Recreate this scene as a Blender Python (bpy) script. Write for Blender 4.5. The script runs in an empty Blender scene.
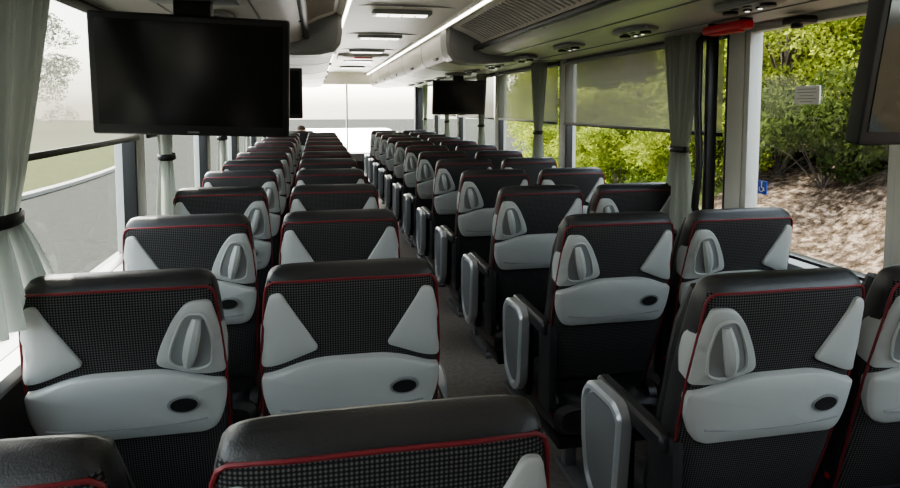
import bpy, bmesh, math, random
import numpy as np
from mathutils import Vector, Matrix
random.seed(7); np.random.seed(7)
sc=bpy.context.scene
CZ=1.50; CX=-0.52

# ---------------------------------------------------------------- materials
def mat(name,col,rough=.5,metal=0,spec=.5,bump=0,bscale=200,var=0,vscale=8,emit=0,coat=0):
    m=bpy.data.materials.new(name); m.use_nodes=True
    nt=m.node_tree; b=nt.nodes['Principled BSDF']
    b.inputs['Base Color'].default_value=(*col,1); b.inputs['Roughness'].default_value=rough
    b.inputs['Metallic'].default_value=metal; b.inputs['Specular IOR Level'].default_value=spec
    b.inputs['Coat Weight'].default_value=coat
    tc=nt.nodes.new('ShaderNodeTexCoord')
    if var>0:
        n=nt.nodes.new('ShaderNodeTexNoise'); n.inputs['Scale'].default_value=vscale; n.inputs['Detail'].default_value=5
        r=nt.nodes.new('ShaderNodeValToRGB')
        r.color_ramp.elements[0].position=.3; r.color_ramp.elements[1].position=.7
        r.color_ramp.elements[0].color=(*[c*(1-var) for c in col],1)
        r.color_ramp.elements[1].color=(*[min(1,c*(1+var)) for c in col],1)
        nt.links.new(tc.outputs['Object'],n.inputs['Vector']); nt.links.new(n.outputs['Fac'],r.inputs['Fac'])
        nt.links.new(r.outputs['Color'],b.inputs['Base Color'])
    if bump>0:
        n=nt.nodes.new('ShaderNodeTexNoise'); n.inputs['Scale'].default_value=bscale
        bp=nt.nodes.new('ShaderNodeBump'); bp.inputs['Strength'].default_value=bump; bp.inputs['Distance'].default_value=.002
        nt.links.new(tc.outputs['Object'],n.inputs['Vector']); nt.links.new(n.outputs['Fac'],bp.inputs['Height'])
        nt.links.new(bp.outputs['Normal'],b.inputs['Normal'])
    if emit>0:
        b.inputs['Emission Color'].default_value=(1,.95,.86,1); b.inputs['Emission Strength'].default_value=emit
    return m
def math_node(nt,op,a,b=None):
    n=nt.nodes.new('ShaderNodeMath'); n.operation=op
    for i,x in enumerate((a,b)):
        if x is None: continue
        if isinstance(x,(int,float)): n.inputs[i].default_value=x
        else: nt.links.new(x,n.inputs[i])
    return n.outputs[0]
def fabric(name,base,dot,k):
    m=mat(name,base,.85,spec=.2); nt=m.node_tree; b=nt.nodes['Principled BSDF']
    tc=[n for n in nt.nodes if n.type=='TEX_COORD'][0]
    sp=nt.nodes.new('ShaderNodeSeparateXYZ'); nt.links.new(tc.outputs['Object'],sp.inputs[0])
    s1=math_node(nt,'SINE',math_node(nt,'MULTIPLY',math_node(nt,'ADD',sp.outputs['X'],sp.outputs['Z']),k))
    s2=math_node(nt,'SINE',math_node(nt,'MULTIPLY',math_node(nt,'SUBTRACT',sp.outputs['X'],sp.outputs['Z']),k))
    p=math_node(nt,'MULTIPLY',s1,s2)
    r=nt.nodes.new('ShaderNodeValToRGB'); r.color_ramp.elements[0].position=-.0; r.color_ramp.elements[1].position=.4
    r.color_ramp.elements[0].color=(*base,1); r.color_ramp.elements[1].color=(*dot,1)
    nt.links.new(p,r.inputs['Fac']); nt.links.new(r.outputs['Color'],b.inputs['Base Color'])
    return m
def glass(name,tint,refl=.08):
    m=bpy.data.materials.new(name); m.use_nodes=True; nt=m.node_tree; nt.nodes.clear()
    o=nt.nodes.new('ShaderNodeOutputMaterial'); mx=nt.nodes.new('ShaderNodeMixShader')
    t=nt.nodes.new('ShaderNodeBsdfTransparent'); t.inputs[0].default_value=(*tint,1)
    g=nt.nodes.new('ShaderNodeBsdfGlossy'); g.inputs['Roughness'].default_value=.03
    mx.inputs[0].default_value=refl
    nt.links.new(t.outputs[0],mx.inputs[1]); nt.links.new(g.outputs[0],mx.inputs[2]); nt.links.new(mx.outputs[0],o.inputs[0])
    return m
def cloth(name,col,transl=.35,transp=0.0):
    m=bpy.data.materials.new(name); m.use_nodes=True; nt=m.node_tree; nt.nodes.clear()
    o=nt.nodes.new('ShaderNodeOutputMaterial'); mx=nt.nodes.new('ShaderNodeMixShader')
    d=nt.nodes.new('ShaderNodeBsdfDiffuse'); d.inputs[0].default_value=(*col,1)
    t=nt.nodes.new('ShaderNodeBsdfTranslucent'); t.inputs[0].default_value=(*col,1)
    mx.inputs[0].default_value=transl
    nt.links.new(d.outputs[0],mx.inputs[1]); nt.links.new(t.outputs[0],mx.inputs[2])
    tc=nt.nodes.new('ShaderNodeTexCoord'); n=nt.nodes.new('ShaderNodeTexNoise'); n.inputs['Scale'].default_value=60
    bp=nt.nodes.new('ShaderNodeBump'); bp.inputs['Strength'].default_value=.15; bp.inputs['Distance'].default_value=.003
    nt.links.new(tc.outputs['Object'],n.inputs['Vector']); nt.links.new(n.outputs['Fac'],bp.inputs['Height'])
    nt.links.new(bp.outputs[0],d.inputs['Normal'])
    if transp>0:
        m2=nt.nodes.new('ShaderNodeMixShader'); m2.inputs[0].default_value=transp
        tr=nt.nodes.new('ShaderNodeBsdfTransparent')
        nt.links.new(mx.outputs[0],m2.inputs[1]); nt.links.new(tr.outputs[0],m2.inputs[2]); nt.links.new(m2.outputs[0],o.inputs[0])
    else: nt.links.new(mx.outputs[0],o.inputs[0])
    return m

m_leather=mat('seat_leather',(.019,.019,.020),.42,bump=.3,bscale=350)
m_fab=fabric('seat_check_fabric',(.012,.012,.013),(.085,.082,.080),540)
m_red=mat('red_piping',(.14,.008,.013),.55)
m_plast=mat('grey_plastic',(.34,.35,.335),.45,bump=.1,bscale=500)
m_plast2=mat('grey_plastic_mid',(.20,.205,.205),.4)
m_silver=mat('silver_trim',(.42,.44,.46),.30,metal=.4)
m_armin=mat('armrest_inlay',(.13,.135,.14),.4)
m_black=mat('black_plastic',(.012,.012,.013),.4)
m_hole=mat('painted_hole_shade',(.004,.004,.004),.7)  # near-black colour stands in for shade inside the pull hole
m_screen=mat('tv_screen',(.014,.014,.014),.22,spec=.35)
m_screen2=mat('tv_screen_painted_reflection',(.030,.036,.020),.10,spec=.9)  # olive base colour paints in a greenish reflection on the near right screen
m_wall=mat('wall_panel_dark',(.05,.052,.055),.7,var=.1)
m_pillar=mat('pillar_grey',(.50,.50,.47),.5)
m_ceil=mat('ceiling_white',(.84,.80,.73),.45,var=.02)
m_rack=mat('rack_grey',(.46,.44,.40),.45,var=.03)
m_bin=mat('bin_grey',(.30,.295,.28),.4)
m_rib=mat('vent_rib',(.42,.40,.37),.5)
m_floor=mat('floor_vinyl',(.28,.26,.235),.35,var=.2,vscale=40)
m_redh=mat('red_handle',(.50,.012,.025),.35)
m_white=mat('white_sign',(.8,.8,.78),.5)
m_blue=mat('blue_sticker',(.02,.08,.45),.4)
m_lamp=mat('lamp_diffuser',(.75,.74,.7),.4,emit=.8)
m_strip=mat('light_strip',(.8,.79,.75),.4,emit=1.8)
m_led=mat('reading_led',(.6,.6,.6),.3,emit=.35)
m_curt=cloth('curtain_cloth',(.37,.39,.35),.35)
m_blind=cloth('blind_mesh',(.22,.21,.17),.5,.24)
m_glass=glass('window_glass',(.84,.87,.82),.05)
m_wsh=glass('windshield_glass',(.97,.98,.96),.03)
m_skin=mat('skin',(.55,.3,.22),.5); m_shirt=mat('shirt',(.5,.55,.6),.8); m_hair=mat('hair',(.05,.03,.02),.7); m_trous=mat('trousers',(.03,.035,.05),.8)

# ---------------------------------------------------------------- mesh builder
class MB:
    def __init__(s): s.v=[];s.f=[];s.m=[];s.mats=[]
    def mi(s,m):
        if m not in s.mats: s.mats.append(m)
        return s.mats.index(m)
    def add(s,vs,fs,m,T=None):
        o=len(s.v)
        for v in vs:
            v=Vector(v)
            s.v.append(tuple(T@v) if T is not None else tuple(v))
        for i,f in enumerate(fs):
            s.f.append([o+k for k in f]); s.m.append(s.mi(m[i] if isinstance(m,list) else m))
    def loft(s,rings,m,T=None,cap=True,matfn=None):
        n=len(rings[0]); vs=[p for r in rings for p in r]; fs=[]
        for i in range(len(rings)-1):
            for j in range(n):
                a=i*n+j;b=i*n+(j+1)%n; fs.append([a,b,b+n,a+n])
        if cap: fs.append(list(range(n))[::-1]); fs.append([(len(rings)-1)*n+j for j in range(n)])
        ms=m
        if matfn: ms=[matfn(sum((Vector(vs[k]) for k in f),Vector())/len(f)) for f in fs]
        s.add(vs,fs,ms,T)
    def rbox(s,c,sz,r,m,T=None,seg=2):
        bm=bmesh.new(); bmesh.ops.create_cube(bm,size=1)
        for v in bm.verts: v.co=Vector((v.co.x*sz[0]+c[0],v.co.y*sz[1]+c[1],v.co.z*sz[2]+c[2]))
        if r>0: bmesh.ops.bevel(bm,geom=bm.edges[:],offset=min(r,min(sz)*.49),segments=seg,affect='EDGES',profile=.6)
        bm.verts.index_update()
        s.add([v.co.copy() for v in bm.verts],[[v.index for v in f.verts] for f in bm.faces],m,T); bm.free()
    def tube(s,pts,r,m,n=8,T=None,cap=True):
        pts=[Vector(p) for p in pts]; rs=r if isinstance(r,list) else [r]*len(pts); rings=[]
        up=None
        for i,p in enumerate(pts):
            d=(pts[min(i+1,len(pts)-1)]-pts[max(i-1,0)]).normalized()
            if up is None: up=Vector((0,0,1)) if abs(d.z)<.9 else Vector((1,0,0))
            a=(up-d*up.dot(d)).normalized(); up=a; b=d.cross(a)
            rings.append([p+(a*math.cos(2*math.pi*k/n)+b*math.sin(2*math.pi*k/n))*rs[i] for k in range(n)])
        s.loft(rings,m,T,cap)
    def prism(s,poly,y0,y1,m):
        s.loft([[(x,y0,z) for x,z in poly],[(x,y1,z) for x,z in poly]],m)
    def cyl(s,c,axis,r,h,m,n=16,r2=None):
        c=Vector(c);axis=Vector(axis).normalized()
        s.tube([c-axis*h/2,c+axis*h/2],[r,r if r2 is None else r2],m,n)
    def build(s,name,loc=(0,0,0),angle=35,parent=None,smooth=True):
        me=bpy.data.meshes.new(name); me.from_pydata(s.v,[],s.f)
        for m in s.mats: me.materials.append(m)
        me.polygons.foreach_set('material_index',s.m)
        bm=bmesh.new(); bm.from_mesh(me); bmesh.ops.recalc_face_normals(bm,faces=bm.faces); bm.to_mesh(me); bm.free()
        if smooth:
            me.polygons.foreach_set('use_smooth',[True]*len(me.polygons))
            me.set_sharp_from_angle(angle=math.radians(angle))
        me.update()
        o=bpy.data.objects.new(name,me); sc.collection.objects.link(o); o.location=loc
        if parent: o.parent=parent
        return o
def inst(o,name,loc):
    n=bpy.data.objects.new(name,o.data); sc.collection.objects.link(n); n.location=loc; return n
def interp(x,tab):
    xs=[t[0] for t in tab]; return float(np.interp(x,xs,[t[1] for t in tab]))
def round_poly(pts,r,n=5):
    out=[];L=len(pts)
    for i in range(L):
        p=Vector(pts[i]);a=Vector(pts[i-1]);b=Vector(pts[(i+1)%L])
        rr=r[i] if isinstance(r,list) else r
        da=(a-p);db=(b-p);k=min(rr,da.length*.45,db.length*.45)
        p0=p+da.normalized()*k;p1=p+db.normalized()*k
        for t in range(n+1):
            t/=n; out.append(p0*(1-t)**2+p*2*t*(1-t)+p1*t*t)
    return out
def superring(hw,ht,n=28,e=4.5):
    r=[]
    for k in range(n):
        t=2*math.pi*k/n; c,s_=math.cos(t),math.sin(t)
        r.append((hw*math.copysign(abs(c)**(2/e),c),ht*math.copysign(abs(s_)**(2/e),s_)))
    return r

# ---------------------------------------------------------------- seat
LEAN=math.radians(15); H=.776; Y0=H*math.sin(LEAN); ZB=.370
def P(u,v,w): return Vector((u,Y0-v*math.sin(LEAN)-w*math.cos(LEAN),ZB+v*math.cos(LEAN)-w*math.sin(LEAN)))
HW=[(0,.185),(.2,.2),(.40,.213),(.55,.213),(.66,.205),(.73,.199),(.757,.191),(.769,.180),(.776,.160)]
HT=[(0,.045),(.3,.058),(.6,.055),(.70,.05),(.745,.043),(.765,.030),(.776,.012)]
CW=[(0,-.05),(.6,-.052),(.776,-.055)]
def rear_w(u,v):
    hw=interp(v,HW);ht=interp(v,HT);e=4.5
    q=min(.999,abs(u)/hw); return interp(v,CW)+ht*(1-q**e)**(1/e)
def plate(mb,pts,r,h,m,dome=.004,base=-.03,T=None):
    o=round_poly(pts,r); c=sum(o,Vector((0,0)))/len(o)
    rings=[]
    for sc_,hh in ((1,base),(1,h*.6),(.975,h*.88),(.93,h),(.5,h+dome),(.05,h+dome*1.2)):
        rings.append([P(*(c+(p-c)*sc_), rear_w(*(c+(p-c)*min(sc_,.97)))+hh) for p in o])
    mb.loft(rings,m)
def make_seat(name,handle,arm):
    mb=MB()
    vs=[0,.02,.1,.2,.3,.4,.5,.6,.66,.70,.725,.745,.754,.762,.768,.773,.776]
    rings=[]
    for v in vs:
        rings.append([P(x,v,interp(v,CW)+y) for x,y in superring(interp(v,HW),interp(v,HT),36)])
    sn,cs=math.sin(LEAN),math.cos(LEAN)
    def mf(c):
        dy=c.y-Y0; dz=c.z-ZB; v=-dy*sn+dz*cs; w=-dy*cs-dz*sn
        return m_fab if (w>-.035 and v<.754) else m_leather
    mb.loft(rings,m_leather,matfn=mf)
    # red piping around the rear edge
    pts=[]
    for v in np.linspace(.02,.725,16): pts.append((-interp(v,HW)*.992,v))
    top=[(-.192,.742),(-.180,.751),(-.1,.754),(0,.755),(.1,.754),(.180,.751),(.192,.742)]
    pts+=top+[(-a,b) for a,b in pts[::-1]]
    mb.tube([P(u,v,rear_w(u*.985,v)+.0005) for u,v in pts],.0034,m_red,6)
    # front bolsters + headrest pad
    for sx in (-1,1):
        mb.tube([P(sx*.165,v,-.11) for v in np.linspace(.05,.72,8)],[.02,.035,.038,.036,.034,.036,.034,.015],m_leather,10)
    mb.rbox((0,0,0),(.26,.05,.16),.022,m_leather,Matrix.Translation(P(0,.64,-.118))@Matrix.Rotation(LEAN,4,'X'))
    # grey corner shells (ears)
    t=H
    for sx in (-1,1):
        has=(handle==sx)
        if has:
            pt=[(.140,t-.050),(.187,t-.053),(.213,t-.16),(.212,t-.240),(.160,t-.232),(.066,t-.200),(.078,t-.155),(.108,t-.090)]
            rr=[.02,.012,.03,.01,.02,.018,.04,.04]
        else:
            pt=[(.162,t-.045),(.187,t-.052),(.213,t-.15),(.212,t-.240),(.17,t-.226),(.078,t-.186)]
            rr=[.01,.015,.03,.012,.02,.012]
        pt=[(sx*a,b) for a,b in pt]
        if sx<0: pt=pt[::-1]; rr=rr[::-1]
        plate(mb,pt,rr,.010,m_plast,dome=.002)
        if has:
            hp=[(sx*a,b) for a,b in [(.138,t-.072),(.176,t-.078),(.190,t-.15),(.184,t-.208),(.150,t-.214),(.096,t-.192),(.103,t-.150),(.122,t-.102)]]
            ell=round_poly(hp,[.018,.018,.03,.02,.02,.022,.03,.03],4)
            c=sum(ell,Vector((0,0)))/len(ell)
            mb.loft([[P(*p,rear_w(*p)+.006) for p in ell],[P(*p,rear_w(*p)+.0135) for p in ell],
                     [P(*(c+(p-c)*.1),rear_w(*c)+.0140) for p in ell]],m_plast2)
            loop=[P(*p,rear_w(*p)+.0140) for p in ell]; mb.tube(loop+[loop[0]],.0036,m_plast,6)
            # slanted grab bar inside the recess
            b0=Vector((sx*.160,t-.088)); b1=Vector((sx*.135,t-.200))
            bp=[b0.lerp(b1,k/8) for k in range(9)]
            mb.tube([P(*p,rear_w(*p)+.014+.010*math.sin(math.pi*k/8)) for k,p in enumerate(bp)],[.010,.013,.015,.016,.016,.016,.015,.013,.010],m_plast,8)
    # lower tray panel
    pt=[(-.212,t-.262),(-.10,t-.212),(.10,t-.212),(.212,t-.262),(.209,t-.325),(.186,t-.384),(-.186,t-.384),(-.209,t-.325)]
    plate(mb,pt[::-1],[.05,.03,.04,.03,.015,.06,.06,.015],.020,m_plast,dome=.003)
    mb.tube([P(u,t-.350+.01*(u/.2)**2,rear_w(u*.95,t-.35)+.0205) for u in np.linspace(-.17,.17,12)],.0022,m_plast2,6)
    # pull recess: raised discs, the hole's shade given by dark colour
    cu,cv=.122,t-.296
    for (a,b,hh,mm) in ((.036,.023,.0245,m_plast2),(.029,.0175,.0268,m_hole)):
        o=[(cu+a*math.cos(k*math.pi/10),cv+b*math.sin(k*math.pi/10)) for k in range(20)]
        mb.loft([[P(*p,rear_w(*p)+hh-.02) for p in o],[P(*p,rear_w(*p)+hh) for p in o]],mm)
    mb.tube([P(u,.17,rear_w(u*.9,.17)+.006) for u in np.linspace(-.17,.17,9)],.006,m_black,6)
    # cushion
    rings=[]
    for y,hw,ht in ((.08,.18,.045),(.10,.205,.06),(.3,.215,.07),(.5,.215,.068),(.545,.205,.055),(.56,.18,.03)):
        rings.append([(x,y,.40+z) for x,z in superring(hw,ht,28,4)])
    mb.loft(rings,m_leather,matfn=lambda c: m_fab if (c.z>.455 and abs(c.x)<.15) else m_leather)
    for q in (-.21,.21): mb.tube([(q,.1,.42),(q,.5,.42)],.0035,m_red,6)
    # frame and legs
    mb.rbox((0,.32,.305),(.36,.40,.05),.01,m_black)
    for y in (.16,.46):
        mb.rbox((0,y,.15),(.05,.05,.29),.008,m_plast2)
    mb.rbox((0,.31,.0125),(.07,.42,.025),.006,m_plast2)
    for sx in (-1,1): mb.cyl((sx*.19,.17,.43),(1,0,0),.05,.03,m_black,18)
    # aisle arm rest
    if arm:
        ax=arm*.232
        mb.rbox((arm*.219,.31,.720),(.045,.36,.055),.022,m_leather,seg=3)
        mb.rbox((arm*.205,.17,.58),(.03,.12,.32),.012,m_leather)
        mb.rbox((arm*.222,.36,.55),(.035,.10,.30),.012,m_black)
        o=round_poly([(.27,.722),(.31,.748),(.47,.742),(.51,.695),(.505,.54),(.47,.43),(.38,.39),(.30,.45)],[.02,.03,.04,.04,.06,.05,.05,.05])
        c=sum(o,Vector((0,0)))/len(o)
        r_=[]
        for k,dx in ((.94,.000),(1,.006),(1,.034),(.95,.042),(.88,.043),(.84,.032),(.3,.032)):
            r_.append([(ax+arm*dx,*(c+(p-c)*k)) for p in o])
        mb.loft(r_,m_silver)
        r_=[[(ax+arm*dx,*(c+(p-c)*k)) for p in o] for k,dx in ((.82,.028),(.80,.036),(.3,.038))]
        mb.loft(r_,m_armin)
    mb.rbox((-.19,.20,.50),(.022,.03,.09),.006,m_black)
    mb.rbox((-.19,.20,.55),(.018,.016,.02),.003,m_redh)
    return mb
cols={'A':(-.945,1,0),'B':(-.443,0,1),'C':(.482,-1,-1),'D':(.953,-1,0)}
proto={}
def place_seat(key,y,x):
    if key not in proto:
        _,h,a=cols[key]; o=make_seat('bus_seat',h,a).build('bus_seat',(x,y,0)); proto[key]=o; return o
    return inst(proto[key],'bus_seat',(x,y,0))
for k in range(12):
    for c in 'AB': place_seat(c,.70+.765*k,cols[c][0])
    for c in 'CD':
        y=1.18 if k==0 else 1.20+.78*k
        if y<9.9: place_seat(c,y,cols[c][0])

# ---------------------------------------------------------------- shell
YB,YF=-1.3,11.4
fl=MB(); fl.rbox((0,(YB+YF)/2,-.05),(2.6,YF-YB,.1),0,m_floor); fl.build('floor',smooth=False)
WT=1.83; WS=.91
pil={-1:[-.3,1.20,2.84,4.55,6.2,8.0,9.7],1:[-.3,1.62,2.47,4.45,6.2,8.0,9.7]}
for sx,nm in ((-1,'left'),(1,'right')):
    w=MB()
    w.rbox((sx*1.27,(YB+YF)/2,(WS-.25)/2-.0),(.10,YF-YB,WS+.25),0,m_wall)
    w.rbox((sx*1.27,(YB+YF)/2,(WT+2.14)/2),(.10,YF-YB,2.14-WT),0,m_rack)
    w.rbox((sx*1.27,YB+.3,(WS+WT)/2),(.10,.6,WT-WS),0,m_pillar)
    w.rbox((sx*1.27,YF-.05,(WS+WT)/2),(.10,.1,WT-WS),0,m_black)
    for y in pil[sx]:
        w.rbox((sx*1.265,y,(WS+WT)/2),(.09,.11,WT-WS),.012,m_pillar)
    w.build('wall_'+nm)
    t=MB(); t.prism([(sx*1.22,WS-.03),(sx*1.185,WS-.03),(sx*1.175,WS-.01),(sx*1.18,WS+.012),(sx*1.22,WS+.02)],YB+.02,YF-.1,m_plast2)
    t.prism([(sx*1.22,.12),(sx*1.17,.12),(sx*1.165,.18),(sx*1.17,.24),(sx*1.22,.24)],YB+.02,YF-.7,m_plast2)
    t.build('trim_'+('1' if sx<0 else '2'))
n=1
for sx in (-1,1):
    ys=pil[sx]+[YF-.1]
    for a,b in zip(ys[:-1],ys[1:]):
        a2,b2=a+.055,b-.055
        if b==YF-.1: b2=b
        w=MB(); y0=(a2+b2)/2; L=b2-a2
        fw=.018
        fm=m_black
        if sx==1 and abs(a-1.62)<.01: fw=.03; fm=m_pillar
        for q,(cy,cz,sy,sz) in enumerate(((y0,WS+fw/2,L,fw),(y0,WT-fw/2,L,fw),(a2+fw/2,(WS+WT)/2,fw,WT-WS),(b2-fw/2,(WS+WT)/2,fw,WT-WS))):
            w.rbox((sx*1.25,cy,cz),(.05,sy,sz),.004,m_black if q==0 else fm)
        x=sx*1.262
        w.add([(x,a2,WS),(x,b2,WS),(x,b2,WT),(x,a2,WT)],[[0,1,2,3]],m_glass)
        w.build('window_%d'%n); n+=1
w=MB(); w.rbox((0,YB-.05,.95),(2.64,.1,2.4),0,m_wall); w.build('wall_back')
w=MB()
w.rbox((0,YF,2.02),(2.64,.12,.30),.02,m_ceil)
w.rbox((0,YF,.15),(2.64,.12,.80),.02,m_wall)
for sx in (-1,1): w.rbox((sx*1.24,YF,1.2),(.12,.14,1.9),.02,m_black)
w.rbox((0,YF,1.2),(.03,.06,1.4),.01,m_pillar)
w.add([(-1.2,YF,.5),(1.2,YF,.5),(1.2,YF,1.9),(-1.2,YF,1.9)],[[0,1,2,3]],m_wsh)
w.build('wall_front')
c=MB()
R=lambda l:[(x,z+CZ) for x,z in l]
c.prism(R([(-.36,.56),(-.2,.575),(0,.58),(.2,.575),(.36,.56),(.36,.62),(-.36,.62)]),YB,YF,m_ceil)
c.rbox((0,(YB+YF)/2,CZ+.645),(2.64,YF-YB,.05),0,m_ceil)
for y in np.arange(-.6,11,1.45): c.rbox((0,y,CZ+.573),(.70,.008,.012),0,m_plast2)
for sx in (-1,1):
    c.prism(R([(sx*.325,.545),(sx*.36,.530),(sx*.395,.54),(sx*.395,.6),(sx*.325,.6)]),YB,YF,m_ceil)
    c.prism(R([(sx*.335,.538),(sx*.352,.531),(sx*.352,.54),(sx*.335,.55)]),YB+.1,YF-.1,m_strip)
c.build('ceiling')
for sx,nm,split in ((-1,'left',3.9),(1,'right',4.45)):
    r=MB()
    r.prism(R([(sx*a,b) for a,b in [(1.22,.335),(1.12,.325),(.9,.34),(.66,.362),(.61,.375),(.585,.392),(.60,.412),(.66,.42),(1.22,.42)]]),YB+.02,YF-.1,m_rack)
    r.prism(R([(sx*a,b) for a,b in [(.64,.415),(.60,.45),(.50,.50),(.42,.53),(.38,.56),(.38,.62),(1.22,.62),(1.22,.415)]]),YB+.02,split,m_ceil)
    for y in np.arange(2.3,split-.2,.06):
        r.tube([(sx*.60,y,CZ+.450),(sx*.505,y,CZ+.4975),(sx*.42,y,CZ+.529)],.0075,m_rib,5)
    for y in np.arange(-.9,2.3,.9):
        r.tube([(sx*.60,y,CZ+.448),(sx*.505,y,CZ+.4965),(sx*.42,y,CZ+.527)],.006,m_plast2,5)
    for x,z in ((.74,.353),(1.02,.331)):
        r.rbox((sx*x,(YB+YF)/2,CZ+z),(.006,YF-YB-.3,.006),0,m_plast2)
    r.build('luggage_rack')
    h=MB(); h.tube([(sx*.570,y,CZ+.40) for y in (1.2,1.25,2.5,split-.08,split-.02)],.018,m_black,12)
    for y in (1.3,2.2,3.1,split-.15): h.rbox((sx*.585,y,CZ+.40),(.03,.03,.03),.006,m_black)
    h.build('rack_handrail')
    b=MB()
    prof=[(.66,.31),(.52,.315),(.43,.335),(.395,.38),(.385,.44),(.383,.53),(.383,.60),(1.215,.60),(1.215,.345),(.9,.330)]
    b.prism(R([(sx*a,z) for a,z in prof]),split+.2,YF-.12,m_ceil)
    pr2=[(x if x>1 else x-.02,z-.018 if z<.5 else z) for x,z in prof]
    b.prism(R([(sx*a,z) for a,z in pr2]),split,split+.2,m_bin)
    b.prism(R([(sx*(a if a>1 else .03+a*.985),z*.96+.022) for a,z in pr2]),split-.012,split,m_plast2)
    for y in np.arange(split+1.2,YF-.5,1.3):
        b.prism(R([(sx*(a-.002 if a<1 else a),z-.002 if z<.5 else z) for a,z in prof]),y,y+.012,m_plast2)
        b.rbox((sx*.395,y-.65,CZ+.36),(.02,.12,.02),.004,m_plast2)
    b.build('overhead_locker')
unit=None
def service():
    mb=MB()
    mb.loft([[(x*k,y*k,z) for x,y in superring(.060,.15,28,3)] for k,z in ((1,.014),(1,-.002),(.93,-.007),(.2,-.008))],m_plast2)
    for y in (-.095,.095):
        mb.cyl((0,y,-.010),(0,0,1),.026,.014,m_black,18,.023)
        mb.cyl((0,y,-.0175),(0,0,1),.012,.004,m_plast2,12)
    for y in (-.032,.032):
        mb.cyl((.02,y,-.010),(0,0,1),.014,.008,m_black,14)
        mb.cyl((.02,y,-.0145),(0,0,1),.007,.003,m_led,12)
        mb.rbox((-.028,y,-.009),(.016,.026,.005),.002,m_black)
    return mb
for sx in (-1,1):
    for k in range(12):
        y=(1.05 if sx<0 else 1.15)+.78*k
        split=3.9 if sx<0 else 4.45
        z=CZ+(.330 if y<split-.2 else .318)
        if unit is None: unit=service().build('reading_light_unit',(sx*.88,y,z))
        else: inst(unit,'reading_light_unit',(sx*.88,y,z))
lm=None
for y in (2.6,4.0,5.4,6.8,8.2,9.6):
    if lm is None:
        m_=MB(); m_.rbox((0,0,0),(.36,.14,.03),.01,m_plast2); m_.rbox((0,0,-.012),(.31,.09,.016),.006,m_lamp)
        for xx in (-.08,0,.08): m_.rbox((xx,0,-.021),(.006,.09,.004),0,m_plast2)
        lm=m_.build('ceiling_lamp',(0,y,CZ+.566))
    else: inst(lm,'ceiling_lamp',(0,y,CZ+.566))
hh=MB(); hh.rbox((0,0,0),(.56,.6,.035),.015,m_plast); hh.rbox((0,0,-.015),(.44,.48,.02),.01,m_ceil); hh.rbox((0,-.2,-.03),(.2,.03,.02),.006,m_redh)
hh.build('roof_hatch',(0,7.5,CZ+.562))

# ---------------------------------------------------------------- blinds
for sx in (-1,1):
    ys=pil[sx]+[YF-.05]
    for a,b in zip(ys[:-1],ys[1:]):
        if sx==1 and a<2: continue
        if a>9: continue
        a2,b2=a+.06,b-.06; y0=(a2+b2)/2; L=b2-a2; zb=CZ-.125
        m_=MB(); x=sx*1.212
        m_.tube([(x,a2,WT-.03),(x,b2,WT-.03)],.012,m_plast2,12)
        m_.add([(x,a2+.01,zb),(x,b2-.01,zb),(x,b2-.01,WT-.03),(x,a2+.01,WT-.03)],[[0,1,2,3]],m_blind)
        m_.rbox((x,y0,zb),(.012,L-.02,.02),.004,m_black)
        m_.build('roller_blind')
# ---------------------------------------------------------------- curtains
def curtain(sx,y,wt,wm,wb,tie,zb,x0=1.160,shift=0,npl=6):
    m_=MB(); nz,nu=30,72; vs=[];fs=[]; zt=WT-.005
    for i in range(nz+1):
        z=zt+(zb-zt)*i/nz
        if z>tie: t=(z-tie)/(zt-tie); W=wm+(wt-wm)*(t**.8); yc=y+shift*t
        else: t=(tie-z)/(tie-zb); W=wm+(wb-wm)*(t**.7); yc=y+shift*.8*t
        am=.010+.012*min(1,W/.25)
        for j in range(nu+1):
            s_=j/nu
            vs.append((sx*(x0+am*math.sin(2*math.pi*npl*s_+.3*math.sin(i*.12))+.3*am*math.sin(2*math.pi*2.3*s_+1)),yc+(s_-.5)*W,z))
    for i in range(nz):
        for j in range(nu):
            a=i*(nu+1)+j; fs.append([a,a+1,a+nu+2,a+nu+1])
    m_.add(vs,fs,m_curt)
    ring=[[(sx*(x0+(.032+d)*math.cos(k*math.pi/8)),y+(wm/2+.010+d)*math.sin(k*math.pi/8),tie+dz) for k in range(16)] for dz,d in ((.014,0),(.010,.004),(-.010,.004),(-.014,0))]
    m_.loft(ring,m_black,cap=False)
    m_.tube([(sx*1.20,y-wt*.5,zt-.005),(sx*1.17,y,zt-.003),(sx*1.20,y+wt*.5,zt-.005)],.006,m_plast2)
    m_.build('curtain',angle=180)
curtain(-1,1.43,.36,.12,.36,CZ-.225,CZ-.46,shift=.13,x0=1.14)
for y in pil[-1][2:]: curtain(-1,y+.17,.24,.11,.26,CZ-.22,CZ-.58)
for y in pil[1][2:]: curtain(1,y+.28,.27,.10,.24,CZ-.2,CZ-.58,x0=1.135)

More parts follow.
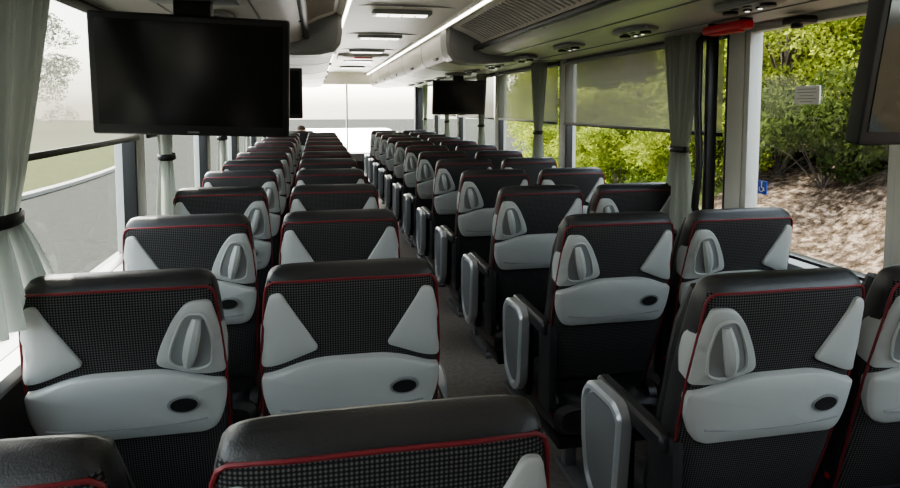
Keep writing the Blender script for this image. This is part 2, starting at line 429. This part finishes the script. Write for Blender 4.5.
p=MB(); p.tube([(1.17,2.60,WT),(1.13,2.60,WT-.05),(1.13,2.60,1.5),(1.12,2.56,1.25),(1.13,2.60,1.05),(1.17,2.60,.93)],.016,m_black,12)
p.rbox((1.175,2.57,1.36),(.05,.03,.9),.012,m_black)
p.build('door_grab_pole')
p=MB(); p.rbox((1.05,2.29,CZ+.303),(.055,.26,.036),.014,m_redh,seg=3); p.rbox((1.05,2.29,CZ+.284),(.03,.18,.012),.005,m_redh)
for y in (2.19,2.39): p.rbox((1.06,y,CZ+.318),(.04,.03,.03),.006,m_black)
p.build('emergency_handle')
p=MB(); p.rbox((1.15,2.02,CZ+.30),(.07,.10,.03),.012,m_black); p.cyl((1.14,2.02,CZ+.283),(0,0,1),.02,.02,m_black)
p.build('door_camera')
p=MB(); p.rbox((0,0,0),(.006,.125,.068),.002,m_white)
for k,(w_,z) in enumerate(((.09,.022),(.10,.010),(.07,-.002),(.095,-.013),(.06,-.024))): p.rbox((-.0035,0,z),(.001,w_,.002),0,m_plast2)
p.build('window_sign',(1.252,2.09,CZ+.04))
p=MB(); p.rbox((0,0,0),(.004,.055,.055),.002,m_blue)
p.tube([(-.003,.012*math.cos(a)+.002,.012*math.sin(a)-.006) for a in np.linspace(-3.6,.6,12)],.0018,m_white,5)
p.tube([(-.003,0,.016),(-.003,0,0),(-.003,-.012,0),(-.003,-.016,-.014)],.002,m_white,5); p.cyl((-.003,0,.020),(1,0,0),.0035,.002,m_white,10)
p.build('wheelchair_sticker',(1.254,2.32,CZ-.33))

# ---------------------------------------------------------------- tvs
def tv(x,y,rz,ry,name='tv_monitor',ms=None):
    m_=MB(); W,Hh=.510,.325
    T=Matrix.Rotation(ry,4,'Y')@Matrix.Rotation(math.radians(9),4,'X')
    m_.rbox((0,.02,0),(W,.04,Hh),.010,m_black,T,3)
    m_.rbox((0,.05,0),(W*.7,.04,Hh*.7),.015,m_black,T)
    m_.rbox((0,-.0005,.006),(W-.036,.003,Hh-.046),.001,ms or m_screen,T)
    m_.rbox((0,-.001,-.152),(.03,.002,.005),0,m_plast2,T)
    m_.rbox((0,.05,.165),(.10,.05,.10),.01,m_black)
    m_.rbox((0,.05,.225),(.24,.12,.035),.012,m_plast2)
    o=m_.build(name,(x,y,CZ+.078)); o.rotation_euler=(0,0,rz); return o
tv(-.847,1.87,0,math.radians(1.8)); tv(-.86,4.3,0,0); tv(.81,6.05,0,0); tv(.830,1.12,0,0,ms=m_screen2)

# ---------------------------------------------------------------- front
d=MB()
d.loft([[(x,y,z) for y,z in [(10.75,.0),(10.72,.6),(10.80,.72),(11.0,.74),(11.33,.70),(11.33,.0)]] for x in (-1.15,-.2,.1,1.15)],m_black)
d.rbox((-.72,10.78,.74),(.5,.16,.12),.03,m_black); d.build('dashboard')
d=MB(); cc=Vector((-.75,10.56,.82))
ax2=Matrix.Rotation(math.radians(60),4,'X'); ring=[cc+ax2@Vector((.22*math.cos(a),0,.22*math.sin(a))) for a in np.linspace(0,2*math.pi,33)]
d.tube(ring,.014,m_black,8)
for a in (0,2.1,4.2): d.tube([cc,cc+ax2@Vector((.21*math.cos(a),0,.21*math.sin(a)))],.012,m_black,6)
d.tube([cc,(-.75,10.72,.6)],.03,m_black); d.build('steering_wheel')
ds=make_seat('driver_seat',0,0).build('driver_seat',(-.75,9.82,0))
def skinfig(name,chain,edges,mats,loc):
    me=bpy.data.meshes.new(name); me.from_pydata([c[:3] for c in chain],edges,[])
    me.materials.append(mats)
    o=bpy.data.objects.new(name,me); sc.collection.objects.link(o); o.location=loc
    s_=o.modifiers.new('skin','SKIN')
    for i,c_ in enumerate(chain): me.skin_vertices[0].data[i].radius=(c_[3],c_[4] if len(c_)>4 else c_[3])
    me.skin_vertices[0].data[0].use_root=True
    o.modifiers.new('sub','SUBSURF').levels=2; o.modifiers['sub'].render_levels=2
    return o
drv=bpy.data.objects.new('driver',None); sc.collection.objects.link(drv); drv.location=(-.75,10.02,.42)
try:
    ch=[(0,.10,.10,.15,.11),(0,.06,.28,.14,.10),(0,.04,.42,.16,.10),(0,.05,.50,.06,.06),(0,.06,.57,.05,.05),
        (-.17,.05,.43,.06),(-.24,.20,.28,.045),(-.18,.42,.38,.032),(.17,.05,.43,.06),(.24,.20,.28,.045),(.18,.42,.38,.032)]
    b=skinfig('torso',ch,[(0,1),(1,2),(2,3),(3,4),(2,5),(5,6),(6,7),(2,8),(8,9),(9,10)],m_shirt,(0,0,0)); b.parent=drv
    lg=[(0,.10,.10,.13,.10),(-.09,.14,.09,.085),(-.12,.50,.11,.06),(-.12,.58,-.30,.04),(-.12,.66,-.36,.035),(.09,.14,.09,.085),(.12,.50,.11,.06),(.12,.58,-.30,.04),(.12,.66,-.36,.035)]
    l=skinfig('legs',lg,[(0,1),(1,2),(2,3),(3,4),(0,5),(5,6),(6,7),(7,8)],m_trous,(0,0,0)); l.parent=drv
    hd=MB()
    rings=[]
    for z,rx,ry_,yc in ((-.11,.03,.03,.02),(-.10,.045,.05,.02),(-.06,.062,.075,.012),(0,.074,.092,0),(.05,.074,.09,-.005),(.09,.055,.068,-.008),(.112,.02,.03,-.01)):
        rings.append([(rx*math.cos(k*math.pi/10),yc+ry_*math.sin(k*math.pi/10),z) for k in range(20)])
    hd.loft(rings,m_skin)
    hd.loft([[(x*1.06,(y-.012)*1.05,z*1.03+.006) for x,y,z in r] for r in rings[4:]],m_hair)
    hd.rbox((0,.095,-.01),(.022,.03,.04),.008,m_skin)
    hd.rbox((0,.080,-.052),(.04,.012,.008),.003,m_redh)
    for sx in (-1,1):
        hd.rbox((sx*.078,.0,-.005),(.014,.035,.055),.006,m_skin); hd.cyl((sx*.03,.088,.015),(0,1,0),.010,.01,m_black,8)
        for fi in range(4): hd.tube([(sx*.18,.36,-.29),(sx*(.17-.01*fi),.41,-.27+.02*fi),(sx*(.155-.01*fi),.43,-.29+.02*fi)],.008,m_skin,6)
        hd.tube([(sx*.18,.34,-.29),(sx*.15,.38,-.27)],.010,m_skin,6)
    h=hd.build('head',(0,.07,.67)); h.parent=drv
except Exception as e: print('driver',e)

# ---------------------------------------------------------------- exterior
def ground_mat(name,stops,scale,detail=8,rough=.95,extra=None):
    m=bpy.data.materials.new(name); m.use_nodes=True; nt=m.node_tree; b=nt.nodes['Principled BSDF']; b.inputs['Roughness'].default_value=rough
    b.inputs['Specular IOR Level'].default_value=0
    tc=nt.nodes.new('ShaderNodeTexCoord'); n=nt.nodes.new('ShaderNodeTexNoise'); n.inputs['Scale'].default_value=scale; n.inputs['Detail'].default_value=detail; n.inputs['Roughness'].default_value=.75
    r=nt.nodes.new('ShaderNodeValToRGB'); cr=r.color_ramp
    while len(cr.elements)<len(stops): cr.elements.new(.5)
    for e,(p_,c_) in zip(cr.elements,stops): e.position=p_; e.color=(*c_,1)
    nt.links.new(tc.outputs['Object'],n.inputs['Vector']); nt.links.new(n.outputs['Fac'],r.inputs['Fac'])
    out=r.outputs['Color']
    if extra:
        n2=nt.nodes.new('ShaderNodeTexNoise'); n2.inputs['Scale'].default_value=1.2; n2.inputs['Detail'].default_value=4
        nt.links.new(tc.outputs['Object'],n2.inputs['Vector'])
        sp=nt.nodes.new('ShaderNodeSeparateXYZ'); nt.links.new(tc.outputs['Object'],sp.inputs[0])
        yy=math_node(nt,'SUBTRACT',sp.outputs['Y'],math_node(nt,'MULTIPLY',sp.outputs['X'],1.55))
        k=math_node(nt,'ADD',math_node(nt,'MULTIPLY',yy,.25),math_node(nt,'MULTIPLY',n2.outputs['Fac'],1.2))
        r2=nt.nodes.new('ShaderNodeValToRGB'); r2.color_ramp.elements[0].position=.6; r2.color_ramp.elements[1].position=.9
        nt.links.new(k,r2.inputs['Fac'])
        mx=nt.nodes.new('ShaderNodeMix'); mx.data_type='RGBA'; nt.links.new(r2.outputs['Color'],mx.inputs[0])
        nt.links.new(out,mx.inputs[6]); mx.inputs[7].default_value=(*extra,1); out=mx.outputs[2]
    nt.links.new(out,b.inputs['Base Color'])
    bp=nt.nodes.new('ShaderNodeBump'); bp.inputs['Strength'].default_value=.7; bp.inputs['Distance'].default_value=.05
    nt.links.new(n.outputs['Fac'],bp.inputs['Height']); nt.links.new(bp.outputs['Normal'],b.inputs['Normal'])
    return m
m_asph=ground_mat('asphalt',[(.3,(.018,.019,.018)),(.7,(.036,.037,.034))],12)
m_litter=ground_mat('leaf_litter',[(.38,(.010,.008,.006)),(.5,(.042,.031,.023)),(.62,(.13,.105,.085))],9,10,extra=(.08,.12,.02))  # litter tones darkened so the colour carries the shade on the bank
m_bounce=mat('added_bounce_ground',(.80,.78,.74),.9,var=.04,vscale=2)  # very pale, for the added ground that throws sun back
m_curb=mat('concrete',(.12,.118,.11),.8,var=.1); m_grass=ground_mat('grass',[(.35,(.026,.030,.016)),(.65,(.05,.052,.03))],14)
a=MB(); a.add([(-90,-40,-1.3),(2.6,-40,-1.3),(60,140,-1.3),(-90,140,-1.3)],[[0,1,2,3]],m_asph); a.build('parking_lot',smooth=False)
a=MB(); a.rbox((2.8,49,-1.30),(10.5,66,.05),0,m_bounce); a.build('added_bounce_apron',smooth=False)  # pale ground added ahead to bounce sun inside and bleach the windshield view
NX,NY=60,120; vs=[];fs=[]
def shf(y): return max(0,y-12)*.38
def bankz(x,y):
    t=max(0,x-2.5); z=-1.28+.40*min(t,7)+.15*max(0,t-7)
    return z+.10*math.sin(x*1.3+y*.7)*min(1,t)+.07*math.sin(x*3.1-y*1.9)*min(1,t)
for i in range(NX+1):
    for j in range(NY+1):
        x=2.4+30*(i/NX)**1.4; y=-12+60*j/NY; vs.append((x+shf(y),y,bankz(x,y)))
for i in range(NX):
    for j in range(NY):
        q=i*(NY+1)+j; fs.append([q,q+NY+1,q+NY+2,q+1])
a=MB(); a.add(vs,fs,m_litter); a.build('hillside')
cb=MB(); pts=[(-14+5*math.sin(y*.06),y,-1.22) for y in np.arange(-30,110,2)]
cb.tube(pts,.12,m_curb,6); cb.build('curb')
g=MB(); vs=[];fs=[]
for i,y in enumerate(np.arange(-30,110,2)):
    x=-14.1+5*math.sin(y*.06); vs+= [(x,y,-1.2),(x-60,y,-.6)]
    if i: k=2*i; fs.append([k-2,k,k+1,k-1])
g.add(vs,fs,m_grass); g.build('grass_verge')

def leafmat(name,c1,c2):
    m=bpy.data.materials.new(name); m.use_nodes=True; nt=m.node_tree; nt.nodes.clear()
    o=nt.nodes.new('ShaderNodeOutputMaterial'); mx=nt.nodes.new('ShaderNodeMixShader'); mx.inputs[0].default_value=.45
    d=nt.nodes.new('ShaderNodeBsdfDiffuse'); t=nt.nodes.new('ShaderNodeBsdfTranslucent')
    tc=nt.nodes.new('ShaderNodeTexCoord'); n=nt.nodes.new('ShaderNodeTexNoise'); n.inputs['Scale'].default_value=1.6; n.inputs['Detail'].default_value=6
    r=nt.nodes.new('ShaderNodeValToRGB'); r.color_ramp.elements[0].position=.35; r.color_ramp.elements[1].position=.65
    r.color_ramp.elements[0].color=(*c1,1); r.color_ramp.elements[1].color=(*c2,1)
    nt.links.new(tc.outputs['Object'],n.inputs['Vector']); nt.links.new(n.outputs['Fac'],r.inputs['Fac'])
    nt.links.new(r.outputs[0],d.inputs[0]); nt.links.new(r.outputs[0],t.inputs[0])
    nt.links.new(d.outputs[0],mx.inputs[1]); nt.links.new(t.outputs[0],mx.inputs[2]); nt.links.new(mx.outputs[0],o.inputs[0])
    return m
m_leafD=leafmat('leaves_dark',(.012,.019,.006),(.052,.066,.018)); m_leafL=leafmat('leaves_light',(.05,.07,.010),(.19,.215,.038))
m_bark=mat('bark',(.06,.045,.035),.9,var=.4,vscale=10)
def foliage_mesh(name,h,rad,nclump,nleaf,ls,mleaf,trunk=True,low=.25):
    m_=MB(); rng=np.random.default_rng(len(name)*7+nleaf)
    V=[];F=[]
    clumps=[]
    for k in range(nclump):
        a=rng.uniform(0,6.28); t=rng.uniform(low,1); rr=rad*math.sqrt(rng.uniform(.05,1))*(1.15-.7*abs(t-.45))
        clumps.append(Vector((rr*math.cos(a),rr*math.sin(a),h*t)))
    top=Vector((rng.uniform(-.2,.2),rng.uniform(-.2,.2),h*.85))
    if trunk:
        m_.tube([(0,0,-.3),(.05,.03,h*.3),(.0,.1,h*.6),top],[.14*h/5,.11*h/5,.07*h/5,.02],m_bark,8)
    for c in clumps:
        z0=max(.05,c.z*.55) if trunk else 0.0
        m_.tube([(0,0,z0),(c.x*.5,c.y*.5,z0+(c.z-z0)*.65),c],[.035*h/5,.022*h/5,.006],m_bark,5)
    per=nleaf//nclump
    for c in clumps:
        r=rad*.42
        for q in range(per):
            d=rng.normal(size=3); d/=np.linalg.norm(d); p=np.array(c)+d*r*rng.uniform(.2,1)**.5*np.array([1,1,.7])
            u=rng.normal(size=3);u/=np.linalg.norm(u); w=np.cross(u,rng.normal(size=3)); w/=np.linalg.norm(w)
            L=ls*rng.uniform(.6,1.3)
            b=len(V); V+= [tuple(p-u*L),tuple(p+w*L*.45),tuple(p+u*L),tuple(p-w*L*.45)]; F.append([b,b+1,b+2,b+3])
    m_.add(V,F,mleaf)
    return m_.build(name,smooth=False)
t1=foliage_mesh('tree',6.5,2.3,34,13000,.080,m_leafD,low=.10)
t2=foliage_mesh('tree',5.0,2.0,30,12000,.070,m_leafL,low=.12)
s1=foliage_mesh('shrub',1.6,1.0,14,5000,.05,m_leafL,trunk=False,low=.2)
s2=foliage_mesh('shrub',1.4,.9,12,4500,.045,m_leafD,trunk=False,low=.2)
def put(o,x,y,s,first=False,name='tree'):
    n=o if first else inst(o,name,(0,0,0)); n.location=(x+shf(y),y,bankz(x,y)-.05); n.scale=(s,s,s*random.uniform(.9,1.15)); n.rotation_euler=(0,0,random.uniform(0,6.28))
put(t1,9.3,7.5,1,True); put(t2,10.5,14,1,True); put(s1,6.2,10.8,1,True,'shrub'); put(s2,7.3,5.2,1,True,'shrub')
for x,y,s in ((9.0,3.2,1),(10.5,5.2,1.1),(9.5,10.2,.95),(12.5,8.5,1.2),(12,2,1.2),(8.6,-.5,1),(13,12,1.2),(14,5,1.3),(11.5,18,1.2),(13,24,1.3),(11,10.5,1.1),
    (6.4,17.5,1),(6.8,20.5,1.15),(7,24,1.3),(6.5,28,1.4),(7.5,33,1.5),(9,21,1.3)): put(t1,x,y,s)
for x,y,s in ((8.3,12.8,.9),(9.2,16.5,1),(8.5,20,1),(10,25,1.1),(10,31,1.2),(8.1,8.6,.7),(8.8,6.0,.7),(7.6,10.2,.7),(4.0,24,.8),(3.6,29,.9),(3.4,35,1),(3.6,41,1.1)): put(t2,x,y,s)
for x,y,s in ((5.4,12.4,1),(5.2,14,1.1),(5.8,16,1.1),(5.8,18.5,1.1),(6.8,21,1.2),(6,24,1.2),(5.5,28,1.2),(6.8,12,1.2),(4.9,10.9,.8),(5.7,9.9,.9),(4.2,16.5,.9),(4.0,20,1)): put(s1,x,y,s,name='shrub')
for x,y,s in ((8.0,3.8,1.1),(7.8,2.4,.9),(6.9,6.8,1.1),(8.2,1.0,1),(6.5,7.9,1.1),(7.2,6.0,1.1),(6.6,9.0,1.1),(6.9,5.0,1.0),(7.3,4.2,1.1)): put(s2,x,y,s,name='shrub')
for x,y,s in ((-38,10,1.6),(-40,22,1.8),(-36,34,1.6),(-42,48,2),(-34,60,1.8),(-30,75,1.8),(-40,0,1.7)):
    n_=inst(t1,'tree',(x,y,-1)); n_.scale=(s,s,s)

# ---------------------------------------------------------------- light
w=bpy.data.worlds.new('World'); sc.world=w; w.use_nodes=True; nt=w.node_tree
bg=nt.nodes['Background']; sk=nt.nodes.new('ShaderNodeTexSky'); sk.sky_type='NISHITA'; sk.sun_disc=False
sk.sun_elevation=math.radians(52); sk.sun_rotation=math.radians(-25); sk.dust_density=4; sk.air_density=1
hs=nt.nodes.new('ShaderNodeHueSaturation'); hs.inputs['Saturation'].default_value=.45
nt.links.new(sk.outputs[0],hs.inputs['Color']); nt.links.new(hs.outputs[0],bg.inputs[0]); bg.inputs[1].default_value=.52
sl=bpy.data.lights.new('sun','SUN'); sl.energy=6.5; sl.angle=math.radians(.6); sl.color=(1,.94,.84)
so=bpy.data.objects.new('sun',sl); sc.collection.objects.link(so)
dirv=-Vector((-.40,.62,1.0)); so.rotation_euler=dirv.to_track_quat('-Z','Y').to_euler(); so.location=(0,5,20)
sc.view_settings.view_transform='AgX'; sc.view_settings.look='AgX - Medium High Contrast'; sc.view_settings.exposure=2.3

# ---------------------------------------------------------------- camera
cam=bpy.data.cameras.new('camera'); co=bpy.data.objects.new('camera',cam); sc.collection.objects.link(co)
cam.sensor_width=36; cam.lens=650/900*36; cam.clip_start=.05; cam.clip_end=500
pitch=math.atan(50/650*math.cos(math.radians(11.6)))
cam.shift_y=-(244-155)/900
co.location=(CX,0,CZ); co.rotation_euler=(math.radians(90)-pitch,0,-math.radians(11.6))
sc.camera=co
